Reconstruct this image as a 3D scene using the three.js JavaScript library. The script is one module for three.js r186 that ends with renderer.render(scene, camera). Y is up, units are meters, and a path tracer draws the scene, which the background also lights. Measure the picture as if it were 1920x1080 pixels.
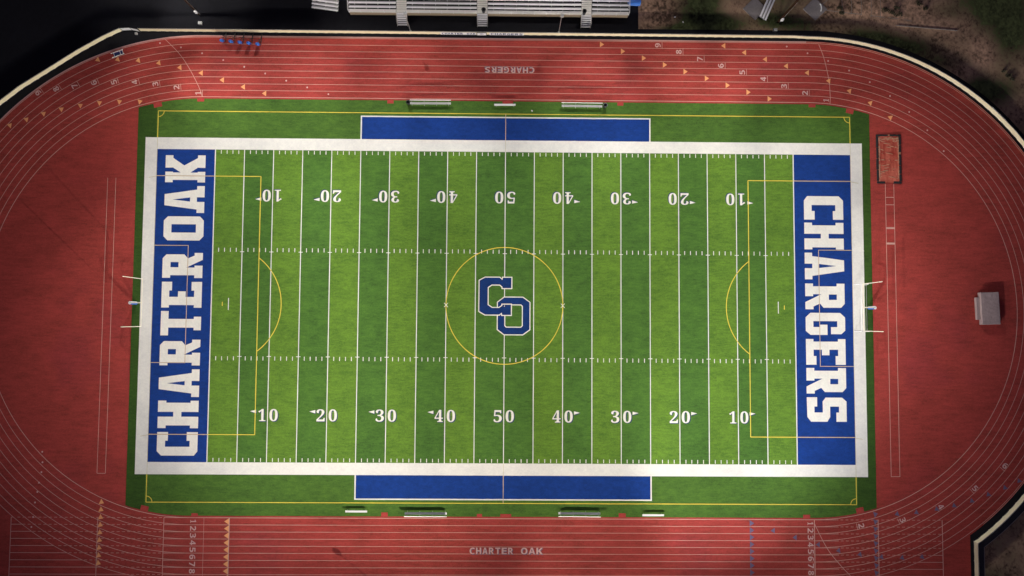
import * as THREE from 'three';
import { mergeGeometries } from 'three/addons/utils/BufferGeometryUtils.js';
import { RoundedBoxGeometry } from 'three/addons/geometries/RoundedBoxGeometry.js';
import { FontLoader } from 'three/addons/loaders/FontLoader.js';

// ------------------------------------------------------------------ camera, sky, exposure
const scene = new THREE.Scene();
const camera = new THREE.PerspectiveCamera(2 * Math.atan(540 / 1321) * 180 / Math.PI, 16 / 9, 1, 900);
camera.position.set(0.017, 110.373, 2.724);
{ // a drone looking almost straight down
  const rx = new THREE.Matrix4().makeRotationX(-0.05033), ry = new THREE.Matrix4().makeRotationY(0.01035), rz = new THREE.Matrix4().makeRotationZ(-0.00683);
  const m = rz.multiply(ry).multiply(rx);                 // down-frame -> lens frame
  const down = new THREE.Matrix4().makeRotationX(-Math.PI / 2);
  camera.quaternion.setFromRotationMatrix(down.multiply(m.invert()));
}
const renderer = new THREE.WebGLRenderer({ antialias: true });
renderer.toneMapping = THREE.LinearToneMapping;
renderer.toneMappingExposure = 1.0;
renderer.shadowMap.enabled = true;
{ // night sky over a lit suburb: dim, a little brighter towards the horizon
  const w = 64, h = 32, d = new Float32Array(w * h * 4);
  for (let y = 0; y < h; y++) for (let x = 0; x < w; x++) {
    const e = Math.abs((y + 0.5) / h - 0.5) * 2, g = 0.055 + 0.035 * Math.pow(1 - e, 3);
    d.set([g * 0.85, g * 0.72, g * 1.25, 1], (y * w + x) * 4);
  }
  const t = new THREE.DataTexture(d, w, h, THREE.RGBAFormat, THREE.FloatType);
  t.mapping = THREE.EquirectangularReflectionMapping; t.magFilter = THREE.LinearFilter; t.needsUpdate = true;
  scene.background = t; scene.environment = t;
}
const moon = new THREE.DirectionalLight(new THREE.Color(0.85, 0.9, 1), 0.03);
moon.position.set(60, 120, -40); moon.castShadow = true; moon.shadow.radius = 2;
Object.assign(moon.shadow.camera, { left: -110, right: 110, top: 80, bottom: -80, near: 1, far: 320 });
scene.add(moon);
const LAMP = 4300, LAMP_TINT = new THREE.Color(1, 0.98, 0.94), WARM_LAMP_TINT = new THREE.Color(1.04, 0.96, 0.84);  // warm tint added to wooden-pole and edge-aimed heads for orange pools
// floodlight poles: [x, lamp height, z] and what each lamp head is aimed at: [x, z, half angle, strength]
const POLES = [
  { at: [-25, 33, -70], heads: [[-13, -29, 12, 1.40], [-26, -34, 14, 0.50], [-40, -8, 26, 2.61], [24, 8, 20, 1.16]] },
  { at: [21, 33, -70], heads: [[13, -29, 12, 1.40], [48, 24, 32, 2.27], [-24, 8, 20, 3.05], [8, -48, 20, 0.38], [0, -48, 20, 0.49]] },
  { at: [-22, 33, 70], heads: [[-8, -52, 20, 1.60], [48, -34, 26, 5.78], [-56, 16, 26, 0.82], [-48, -34, 26, 1.76], [-32, 24, 20, 0.48], [-16, 0, 20, 0.85]] },
  { at: [18, 33, 70], heads: [[38, 18, 18, 3.80], [12, -52, 20, 1.60], [-64, -44, 32, 5.91], [64, 8, 20, 1.46], [24, -24, 20, 3.51], [64, -16, 20, 1.93], [48, 48, 20, 0.47], [16, 40, 20, 0.91], [0, 48, 20, 0.83]] },
  { at: [-48.9, 24, -46.1], heads: [[-46, -34, 16, 0.35], [-56, -32, 22, 0.21], [-16, -48, 16, 0.94], [-48, -48, 22, 0.35], [-56, -8, 16, 0.18], [-32, -8, 16, 0.20], [-72, -24, 16, 0.14], [-64, 8, 16, 0.44], [-40, -24, 16, 0.13], [-56, -48, 22, 0.31], [-48, -16, 16, 0.17], [-24, -8, 16, 0.48]] },
  { at: [43.6, 24, -45.9], heads: [[56, -40, 22, 0.14], [64, -24, 16, 0.35], [40, -40, 22, 0.14], [56, 0, 16, 0.37], [16, -16, 16, 0.35], [24, -40, 16, 0.26], [32, -32, 16, 0.26], [32, -16, 16, 0.35], [64, 8, 16, 0.54], [48, -24, 16, 0.19], [24, -32, 16, 0.12], [40, -16, 16, 0.15]] },
];

// ------------------------------------------------------------------ random and noise
function rng(seed) { let s = seed >>> 0; return () => { s = (s + 0x6d2b79f5) >>> 0; let t = Math.imul(s ^ (s >>> 15), 1 | s); t = (t + Math.imul(t ^ (t >>> 7), 61 | t)) ^ t; return ((t ^ (t >>> 14)) >>> 0) / 4294967296; }; }
const R = rng(71);
function lattice(px, py, seed) { const r = rng(seed), a = new Float32Array(px * py); for (let i = 0; i < a.length; i++) a[i] = r(); return { px, py, a }; }
function vnoise(L, u, v) { // u, v in 0..1, periodic
  const x = u * L.px, y = v * L.py, i = Math.floor(x), j = Math.floor(y); let f = x - i, g = y - j;
  f = f * f * (3 - 2 * f); g = g * g * (3 - 2 * g);
  const i0 = ((i % L.px) + L.px) % L.px, i1 = (i0 + 1) % L.px, j0 = ((j % L.py) + L.py) % L.py, j1 = (j0 + 1) % L.py, a = L.a;
  return (a[j0 * L.px + i0] * (1 - f) + a[j0 * L.px + i1] * f) * (1 - g) + (a[j1 * L.px + i0] * (1 - f) + a[j1 * L.px + i1] * f) * g;
}
// a tiling noise stack: layers of [cells across, cells down, weight]; returns about -1..1
function stack(layers, seed) {
  const L = layers.map(([a, b], k) => lattice(a, b, seed * 131 + k * 17 + 5)), W = layers.map((l) => l[2]);
  return (u, v) => { let s = 0; for (let k = 0; k < L.length; k++) s += (vnoise(L[k], u, v) * 2 - 1) * W[k]; return s; };
}
function tex(w, h, metresX, metresY, f) { // f(u, v) -> linear [r, g, b]
  const d = new Uint8Array(w * h * 4), enc = (c) => { c = Math.min(1, Math.max(0, c)); return Math.round(255 * (c <= 0.0031308 ? c * 12.92 : 1.055 * Math.pow(c, 1 / 2.4) - 0.055)); };
  for (let y = 0; y < h; y++) for (let x = 0; x < w; x++) { const c = f((x + 0.5) / w, (y + 0.5) / h), o = (y * w + x) * 4; d[o] = enc(c[0]); d[o + 1] = enc(c[1]); d[o + 2] = enc(c[2]); d[o + 3] = 255; }
  const t = new THREE.DataTexture(d, w, h); t.colorSpace = THREE.SRGBColorSpace; t.wrapS = t.wrapT = THREE.RepeatWrapping;
  t.magFilter = THREE.LinearFilter; t.minFilter = THREE.LinearMipmapLinearFilter; t.generateMipmaps = true; t.repeat.set(1 / metresX, 1 / metresY); t.needsUpdate = true; return t;
}
const std = (name, color, o = {}) => { const m = new THREE.MeshPhysicalMaterial({ roughness: 0.95, specularIntensity: (o.roughness ?? 1) > 0.85 ? 0.5 : 1, ...o }); m.name = name; m.color.setRGB(...color); m.side = THREE.DoubleSide; return m; };

// ------------------------------------------------------------------ materials
const turfN = stack([[13, 9, 0.10], [40, 60, 0.16], [90, 330, 0.22], [300, 500, 0.16], [700, 700, 0.26], [24, 180, 0.10]], 3);
const turfTex = tex(1536, 1536, 52, 52, (u, v) => { const n = turfN(u, v), g = 0.76 * (1 + 0.62 * n); return [g * (1 + 0.10 * n), g, g * (1 - 0.25 * n)]; });
const paintN = stack([[10, 14, 0.35], [50, 60, 0.3], [160, 200, 0.3], [500, 500, 0.35]], 11);
const paintTex = tex(1024, 1024, 40, 40, (u, v) => { const n = paintN(u, v), g = 0.86 + 0.11 * n; return [g, g * 0.995, g * (0.97 - 0.02 * n)]; });
const blueN = stack([[12, 10, 0.25], [60, 110, 0.3], [180, 380, 0.3], [500, 500, 0.3]], 19);
const blueTex = tex(1024, 1024, 40, 40, (u, v) => { const g = 0.76 * (1 + 0.36 * blueN(u, v)); return [g, g, g * 0.98]; });
const trackN = stack([[7, 6, 0.16], [30, 40, 0.22], [40, 260, 0.3], [150, 520, 0.26], [800, 800, 0.42]], 29);
const trackS = stack([[9, 7, 0.6], [26, 24, 0.4]], 37);
const trackTex = tex(2048, 2048, 66, 66, (u, v) => {
  const n = trackN(u, v), s = Math.max(0, trackS(u + 0.03, v) - 0.18), g = 0.78 * (1 + 0.42 * n) * (1 - 0.22 * Math.min(0.6, s));
  return [g, g * (1 - 0.1 * n), g * (1 + 0.25 * s)];
});
const asphN = stack([[9, 9, 0.3], [60, 60, 0.3], [300, 300, 0.3], [800, 800, 0.4]], 41);
const asphTex = tex(1024, 1024, 30, 30, (u, v) => { const g = 0.72 * (1 + 0.4 * asphN(u, v)); return [g, g, g * 1.04]; });
const concN = stack([[7, 9, 0.4], [60, 50, 0.3], [260, 260, 0.4]], 47);
const concTex = tex(512, 512, 9, 9, (u, v) => { const g = 0.8 * (1 + 0.24 * concN(u, v)); return [g, g * 0.97, g * 0.96]; });
const DIRT = { x0: 20, x1: 148, z0: -98, z1: 70 };
const dirtA = stack([[16, 20, 0.5], [44, 56, 0.4], [130, 160, 0.3]], 53), dirtB = stack([[24, 30, 0.3], [90, 120, 0.35], [330, 420, 0.5], [800, 900, 0.4]], 59), dirtC = stack([[12, 14, 0.7], [50, 70, 0.4]], 61);
const GREEN = [[31, -49, 3.2, 5], [34, -45.5, 4.5, 1.6], [43, -46, 3, 1.4], [58.5, -43.2, 4.2, 1.8], [63.5, -42, 6, 1.5], [70, -39.6, 5, 1.8], [80, -47, 4, 8], [77, -35.2, 4, 2], [27.5, -44.6, 4, 0.7]];
const BARE = [[24.5, -47, 2.6, 2.2], [38, -47.5, 4, 3], [54, -48.5, 8, 2.2], [60, -49, 6, 3], [68, -46, 6, 2], [73, -40, 6, 3], [77, -42, 3, 4]];
const dirtTex = tex(2048, 2048, DIRT.x1 - DIRT.x0, DIRT.z1 - DIRT.z0, (u, v) => {
  const x = DIRT.x0 + u * (DIRT.x1 - DIRT.x0), z = -(-DIRT.z1 + v * (DIRT.z1 - DIRT.z0)), n = dirtB(u, v), a = dirtA(u, v), c = dirtC(u, v);
  let g = 0.32 + 0.62 * c + 0.25 * a;
  for (const [gx, gz, rx, rz] of GREEN) g += 0.95 * Math.exp(-(((x - gx) / rx) ** 2 + ((z - gz) / rz) ** 2));
  for (const [gx, gz, rx, rz] of BARE) g -= 0.55 * Math.exp(-(((x - gx) / rx) ** 2 + ((z - gz) / rz) ** 2));
  g = Math.min(1, Math.max(0, g + 0.35 * n)); const k = Math.max(0.25, 1 + 1.0 * n + 0.4 * a);
  const mix = (p, q) => (p + (q - p) * g) * k;
  return [mix(0.275, 0.038), mix(0.19, 0.052), mix(0.145, 0.022)];
});
dirtTex.repeat.set(1 / (DIRT.x1 - DIRT.x0), 1 / (DIRT.z1 - DIRT.z0));
dirtTex.offset.set(-DIRT.x0 / (DIRT.x1 - DIRT.x0), DIRT.z1 / (DIRT.z1 - DIRT.z0)); dirtTex.wrapS = dirtTex.wrapT = THREE.ClampToEdgeWrapping;
const sandN = stack([[5, 9, 0.4], [16, 30, 0.4], [60, 90, 0.4]], 67);
const sandTex = tex(256, 512, 4, 8, (u, v) => { const n = sandN(u, v); return [0.44 * (1 + 0.4 * n), 0.092 * (1 + 0.9 * n), 0.062 * (1 + 0.9 * n)]; });
const creamN = stack([[20, 4, 0.5], [90, 10, 0.5]], 73);
const creamTex = tex(512, 64, 24, 2, (u, v) => { const n = creamN(u, v); return [0.83 + 0.08 * n, 0.75 + 0.08 * n, 0.52 + 0.08 * n]; });
const aluN = stack([[40, 6, 0.4], [200, 20, 0.4], [500, 120, 0.3]], 79);
const aluTex = tex(512, 128, 8, 2, (u, v) => { const g = 0.82 + 0.1 * aluN(u, v); return [g, g, g * 1.01]; });

const M = {
  asphalt: std('asphalt', [0.01, 0.0105, 0.015], { map: asphTex }),
  path: std('dark_path', [0.05, 0.05, 0.055], { map: asphTex }),
  kerb: std('pale_kerb', [0.3, 0.27, 0.24]),
  dirt: std('bare_ground', [1.4, 1.28, 1.12], { map: dirtTex }),
  concrete: std('concrete', [0.34, 0.32, 0.32], { map: concTex }),
  track: std('red_track', [0.46, 0.064, 0.052], { map: trackTex, roughness: 0.9 }),
  trackLine: std('track_line_paint', [0.74, 0.42, 0.37], { map: paintTex }),
  trackNumber: std('track_number_paint', [0.8, 0.52, 0.5], { map: paintTex }),
  edgeStripe: std('pale_edge_stripe', [0.62, 0.36, 0.36], { map: paintTex }),
  trackShade: std('track_letter_shade', [0.17, 0.13, 0.2]),
  orange: std('orange_paint', [1.0, 0.45, 0.2], { map: paintTex }),
  slate: std('slate_blue_paint', [0.2, 0.15, 0.26], { map: paintTex }),
  turfLight: std('light_turf', [0.144, 0.286, 0.034], { map: turfTex }),
  turfDark: std('dark_turf', [0.086, 0.206, 0.033], { map: turfTex }),
  turfSide: std('sideline_turf', [0.088, 0.192, 0.03], { map: turfTex }),
  turfEnd: std('darker_end_turf', [0.048, 0.112, 0.017], { map: turfTex }),
  white: std('white_turf', [0.92, 0.91, 0.88], { map: paintTex }),
  letter: std('white_letter_turf', [0.94, 0.92, 0.87], { map: paintTex }),
  blue: std('blue_turf', [0.008, 0.052, 0.3], { map: blueTex }),
  navy: std('navy_turf', [0.008, 0.043, 0.2], { map: blueTex }),
  numberShade: std('number_shade_turf', [0.03, 0.05, 0.13]),
  yellow: std('yellow_turf', [0.92, 0.74, 0.1], { map: paintTex }),
  faintYellow: std('worn_yellow_line', [0.66, 0.5, 0.34], { map: paintTex }),
  palest: std('nearly_gone_yellow_line', [0.72, 0.68, 0.48], { map: paintTex }),
  cream: std('cream_windscreen', [1, 1, 1], { map: creamTex, roughness: 0.8 }),
  galv: std('galvanised_steel', [0.42, 0.42, 0.43], { roughness: 0.5, metalness: 0.6 }),
  blackSteel: std('black_steel', [0.02, 0.02, 0.022], { roughness: 0.5 }),
  alu: std('brushed_aluminium', [0.98, 0.97, 1.0], { map: aluTex, roughness: 0.5, metalness: 0 }),
  aluDull: std('dull_aluminium', [0.42, 0.42, 0.44], { map: aluTex, roughness: 0.6 }),
  deck: std('deck_planks', [0.85, 0.83, 0.78], { map: aluTex, roughness: 0.7 }),
  fascia: std('beige_fascia', [0.26, 0.2, 0.14], { roughness: 0.8 }),
  postPaint: std('white_post_paint', [0.85, 0.8, 0.66], { roughness: 0.4 }),
  whiteSteel: std('white_steel', [0.85, 0.85, 0.84], { roughness: 0.45 }),
  padBlue: std('blue_vinyl', [0.03, 0.12, 0.5], { roughness: 0.5 }),
  padWhite: std('white_vinyl', [0.82, 0.83, 0.86], { roughness: 0.5 }),
  sledBlue: std('blue_sled_vinyl', [0.035, 0.16, 0.62], { roughness: 0.45 }),
  rubber: std('black_rubber', [0.018, 0.015, 0.017], { roughness: 0.8 }),
  sand: std('pit_sand', [1, 1, 1], { map: sandTex }),
  paleSand: std('pale_sand', [0.52, 0.27, 0.18], { map: concTex }),
  tarp: std('grey_tarpaulin', [0.46, 0.36, 0.36], { map: concTex, roughness: 0.7 }),
  tarpBlue: std('blue_tarpaulin', [0.05, 0.2, 0.72], { roughness: 0.5 }),
  bin: std('dark_plastic', [0.025, 0.028, 0.03], { roughness: 0.5 }),
  binRim: std('grey_bin_rim', [0.16, 0.17, 0.18], { roughness: 0.5 }),
  wood: std('brown_pole_wood', [0.03, 0.014, 0.006]),
  grey: std('grey_enamel', [0.4, 0.4, 0.4], { roughness: 0.6 }),
  navyCloth: std('navy_print', [0.03, 0.05, 0.16]),
  weed: std('dark_weeds', [0.06, 0.055, 0.035]),
  paper: std('white_paper', [0.85, 0.85, 0.82]),
};
const glow = std('lit_lamp_glass', [0.9, 0.9, 0.85]); glow.emissive.setRGB(1, 0.95, 0.85); glow.emissiveIntensity = 6;

// ------------------------------------------------------------------ building helpers
const counts = {};
function numbered(n) { counts[n] = (counts[n] ?? -1) + 1; return counts[n] ? n + '_' + String(counts[n]).padStart(3, '0') : n; }
function tag(o, label, category, group, kind) { if (label) o.userData.label = label; if (category) o.userData.category = category; if (group) o.userData.group = group; if (kind) o.userData.kind = kind; return o; }
function add(name, geo, mat, parent) { const m = new THREE.Mesh(Array.isArray(geo) ? mergeGeometries(geo.map((g) => g.index ? g.toNonIndexed() : g)) : geo, mat); m.name = parent ? name : numbered(name); m.castShadow = m.receiveShadow = true; (parent ?? scene).add(m); return m; }
function thing(name, label, category, at = [0, 0, 0], turn = 0, group) { const g = new THREE.Group(); g.name = numbered(name); g.position.set(...at); g.rotation.y = turn; scene.add(g); return tag(g, label, category, group); }
function dup(o, at, turn, label) { const c = o.clone(); c.name = numbered(o.name.replace(/_\d{3}$/, '')); c.position.set(...at); c.rotation.y = turn; c.userData = { ...o.userData, label }; scene.add(c); return c; }
const box = (w, h, d, x = 0, y = 0, z = 0) => new THREE.BoxGeometry(w, h, d).translate(x, y, z);
const rbox = (w, h, d, x, y, z, r = 0.03, s = 2) => new RoundedBoxGeometry(w, h, d, s, Math.min(r, w / 2.1, h / 2.1, d / 2.1)).translate(x, y, z);
const V = (a) => new THREE.Vector3(...a);
function bar(a, b, r, sides = 8, r2 = r) { const p = V(a), q = V(b), d = q.clone().sub(p), g = new THREE.CylinderGeometry(r2, r, d.length(), sides); g.applyQuaternion(new THREE.Quaternion().setFromUnitVectors(new THREE.Vector3(0, 1, 0), d.clone().normalize())); return g.translate(...p.add(q).multiplyScalar(0.5).toArray()); }
function tube(pts, r, n = 24, s = 8) { return new THREE.TubeGeometry(new THREE.CatmullRomCurve3(pts.map(V)), n, r, s, false); }
// flat sheets: 2-D shapes (X, Y) laid on the ground, Y pointing to (ux, uz)
function lay(g, cx, cz, y, ux = 0, uz = -1) { const rx = -uz, rz = ux; return g.applyMatrix4(new THREE.Matrix4().set(rx, ux, 0, cx, 0, 0, 1, y, rz, uz, 0, cz, 0, 0, 0, 1)); }
function shapeOf(pts, holes = []) { const s = new THREE.Shape(pts.map((p) => new THREE.Vector2(p[0], p[1]))); for (const h of holes) s.holes.push(new THREE.Path(h.map((p) => new THREE.Vector2(p[0], p[1])))); return s; }
const flip = (pts) => pts.map(([x, z]) => [x, -z]);
const sheet = (pts, y, holes = []) => lay(new THREE.ShapeGeometry(shapeOf(flip(pts), holes.map(flip))), 0, 0, y);
const rect = (x0, z0, x1, z1, y) => sheet([[x0, z0], [x1, z0], [x1, z1], [x0, z1]], y);
function ribbon(pts, w, y, closed = false) { // a painted line along [x, z] points
  const n = pts.length, P = [], U = [], I = [], L = [];
  for (let i = 0; i < n; i++) {
    const a = pts[closed ? (i + n - 1) % n : Math.max(0, i - 1)], b = pts[i], c = pts[closed ? (i + 1) % n : Math.min(n - 1, i + 1)];
    const u1 = norm(b, a === b ? c : a, a === b), u2 = c === b ? u1 : norm(c, b), nx = -(u1[1] + u2[1]), nz = u1[0] + u2[0], l2 = nx * nx + nz * nz || 1, k = w / l2;
    L.push([b[0] + nx * k, b[1] + nz * k, b[0] - nx * k, b[1] - nz * k]);
  }
  for (const [ax, az, bx, bz] of L) { P.push(ax, y, az, bx, y, bz); U.push(ax, -az, bx, -bz); }
  for (let i = 0; i < (closed ? n : n - 1); i++) { const a = 2 * i, b = a + 1, c = 2 * ((i + 1) % n), d = c + 1; I.push(a, c, b, b, c, d); }
  const g = new THREE.BufferGeometry(); g.setAttribute('position', new THREE.Float32BufferAttribute(P, 3)); g.setAttribute('uv', new THREE.Float32BufferAttribute(U, 2)); g.setIndex(I);
  g.setAttribute('normal', new THREE.Float32BufferAttribute(P.map((_, i) => (i % 3 === 1 ? 1 : 0)), 3)); return g;
}
function norm(p, q, rev) { let x = p[0] - q[0], z = p[1] - q[1]; if (rev) { x = -x; z = -z; } const l = Math.hypot(x, z) || 1; return [x / l, z / l]; }
const line = (a, b, w, y) => ribbon([a, b], w, y);
const arc = (cx, cz, r, a0, a1, n = 48) => Array.from({ length: n + 1 }, (_, i) => { const a = a0 + (a1 - a0) * i / n; return [cx + r * Math.cos(a), cz + r * Math.sin(a)]; });
function inset(pts, d) { // moves a closed polygon's edges inwards (counter-clockwise in X, Y)
  const n = pts.length, out = [];
  let area = 0; for (let i = 0; i < n; i++) { const a = pts[i], b = pts[(i + 1) % n]; area += a[0] * b[1] - b[0] * a[1]; }
  const s = area > 0 ? 1 : -1;
  for (let i = 0; i < n; i++) {
    const a = pts[(i + n - 1) % n], b = pts[i], c = pts[(i + 1) % n], e = norm(b, a), f = norm(c, b), n1 = [-e[1] * s, e[0] * s], n2 = [-f[1] * s, f[0] * s], k = 1 + n1[0] * n2[0] + n1[1] * n2[1];
    out.push([b[0] + (n1[0] + n2[0]) * d / Math.max(k, 0.5), b[1] + (n1[1] + n2[1]) * d / Math.max(k, 0.5)]);
  }
  return out;
}
const loader = new FontLoader();
const sansBold = await loader.loadAsync('fonts/droid/droid_sans_bold.typeface.json');
const serifBold = await loader.loadAsync('fonts/droid/droid_serif_bold.typeface.json');
// one character, centred, fitted to w x h (w = 0 keeps the proportion)
function glyph(ch, font, w, h) {
  const g = new THREE.ShapeGeometry(font.generateShapes(ch, 1), 6); g.computeBoundingBox(); const b = g.boundingBox;
  const sy = h / (b.max.y - b.min.y), sx = w ? w / (b.max.x - b.min.x) : sy;
  return g.translate(-(b.min.x + b.max.x) / 2, -(b.min.y + b.max.y) / 2, 0).scale(sx, sy, 1);
}

// ------------------------------------------------------------------ ground
tag(add('asphalt_ground', sheet([[-320, -320], [320, -320], [320, 320], [-320, 320]], -0.03), M.asphalt), 'black asphalt lot around the whole stadium', 'asphalt', null, 'structure');
const CX = 48.1, R0 = 32.82, LANE = 1.07, ROUT = R0 + 9 * LANE;
{ // rough earth and grass beyond the fence
  const a = arc(CX, 0, 44.55, -Math.PI / 2, 0, 40), b = arc(CX, 0, 45.55, 0, Math.acos((74.72 - CX) / 45.55), 24);
  const pts = [[21.14, -44.5], ...a.slice(0), ...b, [74.72, 66], [140, 66], [140, -92], [21.14, -92]];
  tag(add('bare_ground', sheet(pts, -0.018), M.dirt), 'brown earth with dark grass patches beyond the cream fence', 'ground', null, 'structure');
  const edge = ribbon([...arc(CX, 0, 45.5, 0, Math.acos((74.67 - CX) / 45.5), 40), [74.67, 66]], 0.09, -0.012);
  tag(add('kerb_line', edge, M.kerb), 'thin pale kerb where the dark path meets the earth', 'kerb', null, 'structure');
  const band = [...arc(CX, 0, 44.1, 0.0, Math.acos((73.5 - CX) / 44.1), 40), [73.5, 66], [74.6, 66], ...arc(CX, 0, 45.42, 0, Math.acos((74.6 - CX) / 45.42), 40).reverse()];
  tag(add('perimeter_path', sheet(band, -0.014), M.path), 'dark paved path curving along the outside of the fence', 'path', null, 'structure');
}
for (const [cx, cz, label] of [[39.92, -48.0, 'diamond concrete slab beside the slanting bleacher, nearer the grandstand'], [49.62, -48.05, 'diamond concrete slab with the white curved toe board on it']]) {
  const g = thing('concrete_slab', label, 'concrete slab', [cx, -0.01, cz], 0); g.userData.kind = 'structure';
  const s = new THREE.ExtrudeGeometry(shapeOf([[-1.95, 0], [0, -1.85], [1.92, 0.03], [0, 1.9]]), { depth: 0.05, bevelEnabled: true, bevelSize: 0.02, bevelThickness: 0.02, bevelSegments: 1 }); s.rotateX(-Math.PI / 2);
  add('slab', s, M.concrete, g);
}
{ const toe = thing('toe_board', 'white curved toe board on the edge of the second concrete slab', 'toe board'); const o = arc(49.35, -48.2, 1.32, -0.62, 0.42, 14), i = arc(49.35, -48.2, 1.18, -0.62, 0.42, 14).reverse();
  const g = new THREE.ExtrudeGeometry(shapeOf(flip([...o, ...i])), { depth: 0.1, bevelEnabled: false }); g.rotateX(-Math.PI / 2); add('board', g.translate(0, 0.06, 0), M.whiteSteel, toe); }
{ const s = new THREE.Group(); s.name = 'throwing_sector'; scene.add(s); tag(s, 'faded white chalk sector lines and arcs on the brown earth', 'sector lines', null, 'structure');
  const C = [49.0, -48.6];
  for (const p of [[[51.2, -47.95], [54.9, -47.5]], [[55.0, -47.48], [57.2, -47.3]], [[58.6, -47.1], [60.9, -46.85]], [[61.4, -46.82], [63.1, -46.62]], [[64.0, -46.5], [65.2, -46.28]], [[50.78, -48.85], [52.6, -50.4]]]) add('chalk_line', line(p[0], p[1], 0.1, -0.006), M.kerb, s);
  for (const r of [5.05, 6.55, 8.15, 9.75, 11.25]) add('chalk_arc', ribbon(arc(C[0], C[1], r, -0.5, 0.14 + 0.4 / r, 14), 0.075, -0.006), M.kerb, s);
}
tag(add('edging_board', mergeGeometries([box(9.9, 0.1, 0.11, 0, 0.03, 0)]).rotateY(-0.076).translate(67.62, 0, -45.15), M.kerb), 'long thin pale edging board lying on the earth past the throwing sector', 'edging board');

// ------------------------------------------------------------------ running track
const track = new THREE.Group(); track.name = 'running_track'; scene.add(track); tag(track, 'red nine lane running track around the football field', 'running track', null, 'structure');
const stadium = (r, n = 64) => [...arc(CX, 0, r, -Math.PI / 2, Math.PI / 2, n), ...arc(-CX, 0, r, Math.PI / 2, Math.PI * 1.5, n)];
{
  const r = ROUT + 0.3, a = Math.acos((72.5 - CX) / r);
  const right = arc(CX, 0, r, -Math.PI / 2, a, 60), left = arc(-CX, 0, r, Math.PI - Math.acos((84 - CX) / r), Math.PI * 1.5, 60);
  add('track_surface', sheet([...right, [72.5, 46.5], [-84, 46.5], ...left], 0), M.track, track);
}
for (let i = 0; i <= 9; i++) add('lane_line', ribbon(stadium(R0 + LANE * i), i === 0 ? 0.09 : 0.07, 0.004, true), M.trackLine, track);
add('edge_stripe', ribbon([...arc(-CX, 0, ROUT + 0.2, Math.PI * 1.18, Math.PI * 1.5, 40), [CX, -ROUT - 0.2]], 0.2, 0.004), M.edgeStripe, track);
add('edge_stripe', ribbon(arc(CX, 0, ROUT + 0.22, -Math.PI / 2, 0.9, 70), 0.06, 0.004), M.trackLine, track);
for (let i = 0; i <= 8; i++) { // the straight carried on past both bends, dashed where it crosses the bend lanes
  const z = R0 + LANE * i, out = Math.sqrt(Math.max(0, ROUT * ROUT - z * z));
  for (const [s, start, end] of [[-1, 52.05, 75.33], [1, 52.0, 68.18]]) {
    const xo = Math.min(end, CX + out), dashes = [];
    add('straight_lane_line', line([s * CX, z], [s * start, z], 0.07, 0.008), M.trackLine, track);
    for (let x = start + 0.3; x < xo - 0.4; x += 0.8) dashes.push(line([s * x, z], [s * (x + 0.45), z], 0.06, 0.008));
    const d = add('dashed_lane_line', dashes, M.trackLine, track); d.userData.kind = 'stuff';
    if (xo < end - 0.2) add('straight_lane_line', line([s * xo, z], [s * end, z], 0.07, 0.008), M.trackLine, track);
  }
}
for (const [x, w, z0] of [[-75.33, 0.08, R0], [-62.15, 0.09, R0], [-52.05, 0.08, R0], [-45.93, 0.045, R0], [-42.05, 0.12, R0], [48.25, 0.12, R0], [58.18, 0.11, R0], [68.18, 0.1, R0]]) add('cross_line', line([x, z0], [x, 43.4], w, 0.012), M.trackLine, track);
for (const pts of [[[-54.16, -42.0], [-52.13, -40.0], [-50.67, -38.06], [-49.19, -35.49], [-48.3, -33.6], [-48.05, -32.82]], [[50.11, -42.3], [50.93, -39.97], [51.64, -36.51], [51.82, -33.77], [51.75, -32.9]], [[48.25, 33.4], [50.06, 36.98], [51.86, 39.34], [53.9, 41.5], [55, 42.5]]])
  add('break_line', ribbon(new THREE.SplineCurve(pts.map((p) => new THREE.Vector2(...p))).getPoints(24).map((p) => [p.x, p.y]), 0.08, 0.016), M.trackLine, track);
// heading of a runner (anticlockwise) at a point of the track
function heading(x, z) { const cx = Math.abs(x) > CX ? Math.sign(x) * CX : x, dx = x - cx, dz = z, l = Math.hypot(dx, dz); return [dz / l, -dx / l]; }
function arrow(x, z, mat, back, size = 1) { let [ux, uz] = heading(x, z); if (back) { ux = -ux; uz = -uz; } add('arrow_mark', lay(new THREE.ShapeGeometry(shapeOf([[-0.46 * size, -0.3 * size], [0.46 * size, -0.3 * size], [0, 0.38 * size]])), x, z, 0.02, ux, uz), mat, track); }
for (const [x, z] of [[-64.76, -38.57], [-61.63, -38.66], [-58.37, -38.52], [-55.13, -38.16], [-51.78, -37.47], [-48.38, -36.62], [-45.01, -35.54], [-41.67, -34.45], [-38.28, -33.43], [34.77, -41.89], [38.1, -40.83], [41.43, -39.76], [44.79, -38.69], [48.15, -37.63], [51.56, -36.36], [54.87, -34.75], [58.18, -32.85], [61.36, -30.52]]) arrow(x, z, M.orange, false);
for (const [x, z] of [[-78.05, -28.0], [-75.5, -28.96], [-72.84, -29.9], [-70.08, -30.64], [-67.12, -31.26], [-64.13, -31.72], [-61.0, -31.92], [-57.79, -31.95], [15.27, -41.92], [18.63, -40.83], [21.98, -39.76], [25.34, -38.7], [28.63, -37.63], [32.04, -36.57], [35.37, -35.48], [38.69, -34.39], [42.07, -33.35]]) arrow(x, z, M.orange, true);
for (let i = 0; i < 9; i++) { arrow(-61.62 - 0.02 * i, 30.53 + 1.15 * i, M.orange, false); arrow(-42.42, 33.38 + LANE * i, M.orange, true, 1.05); arrow(38.5, 33.38 + LANE * i, M.slate, false, 1.05); arrow(57.84, 31.92 + 1.115 * i, M.slate, false); }
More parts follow.
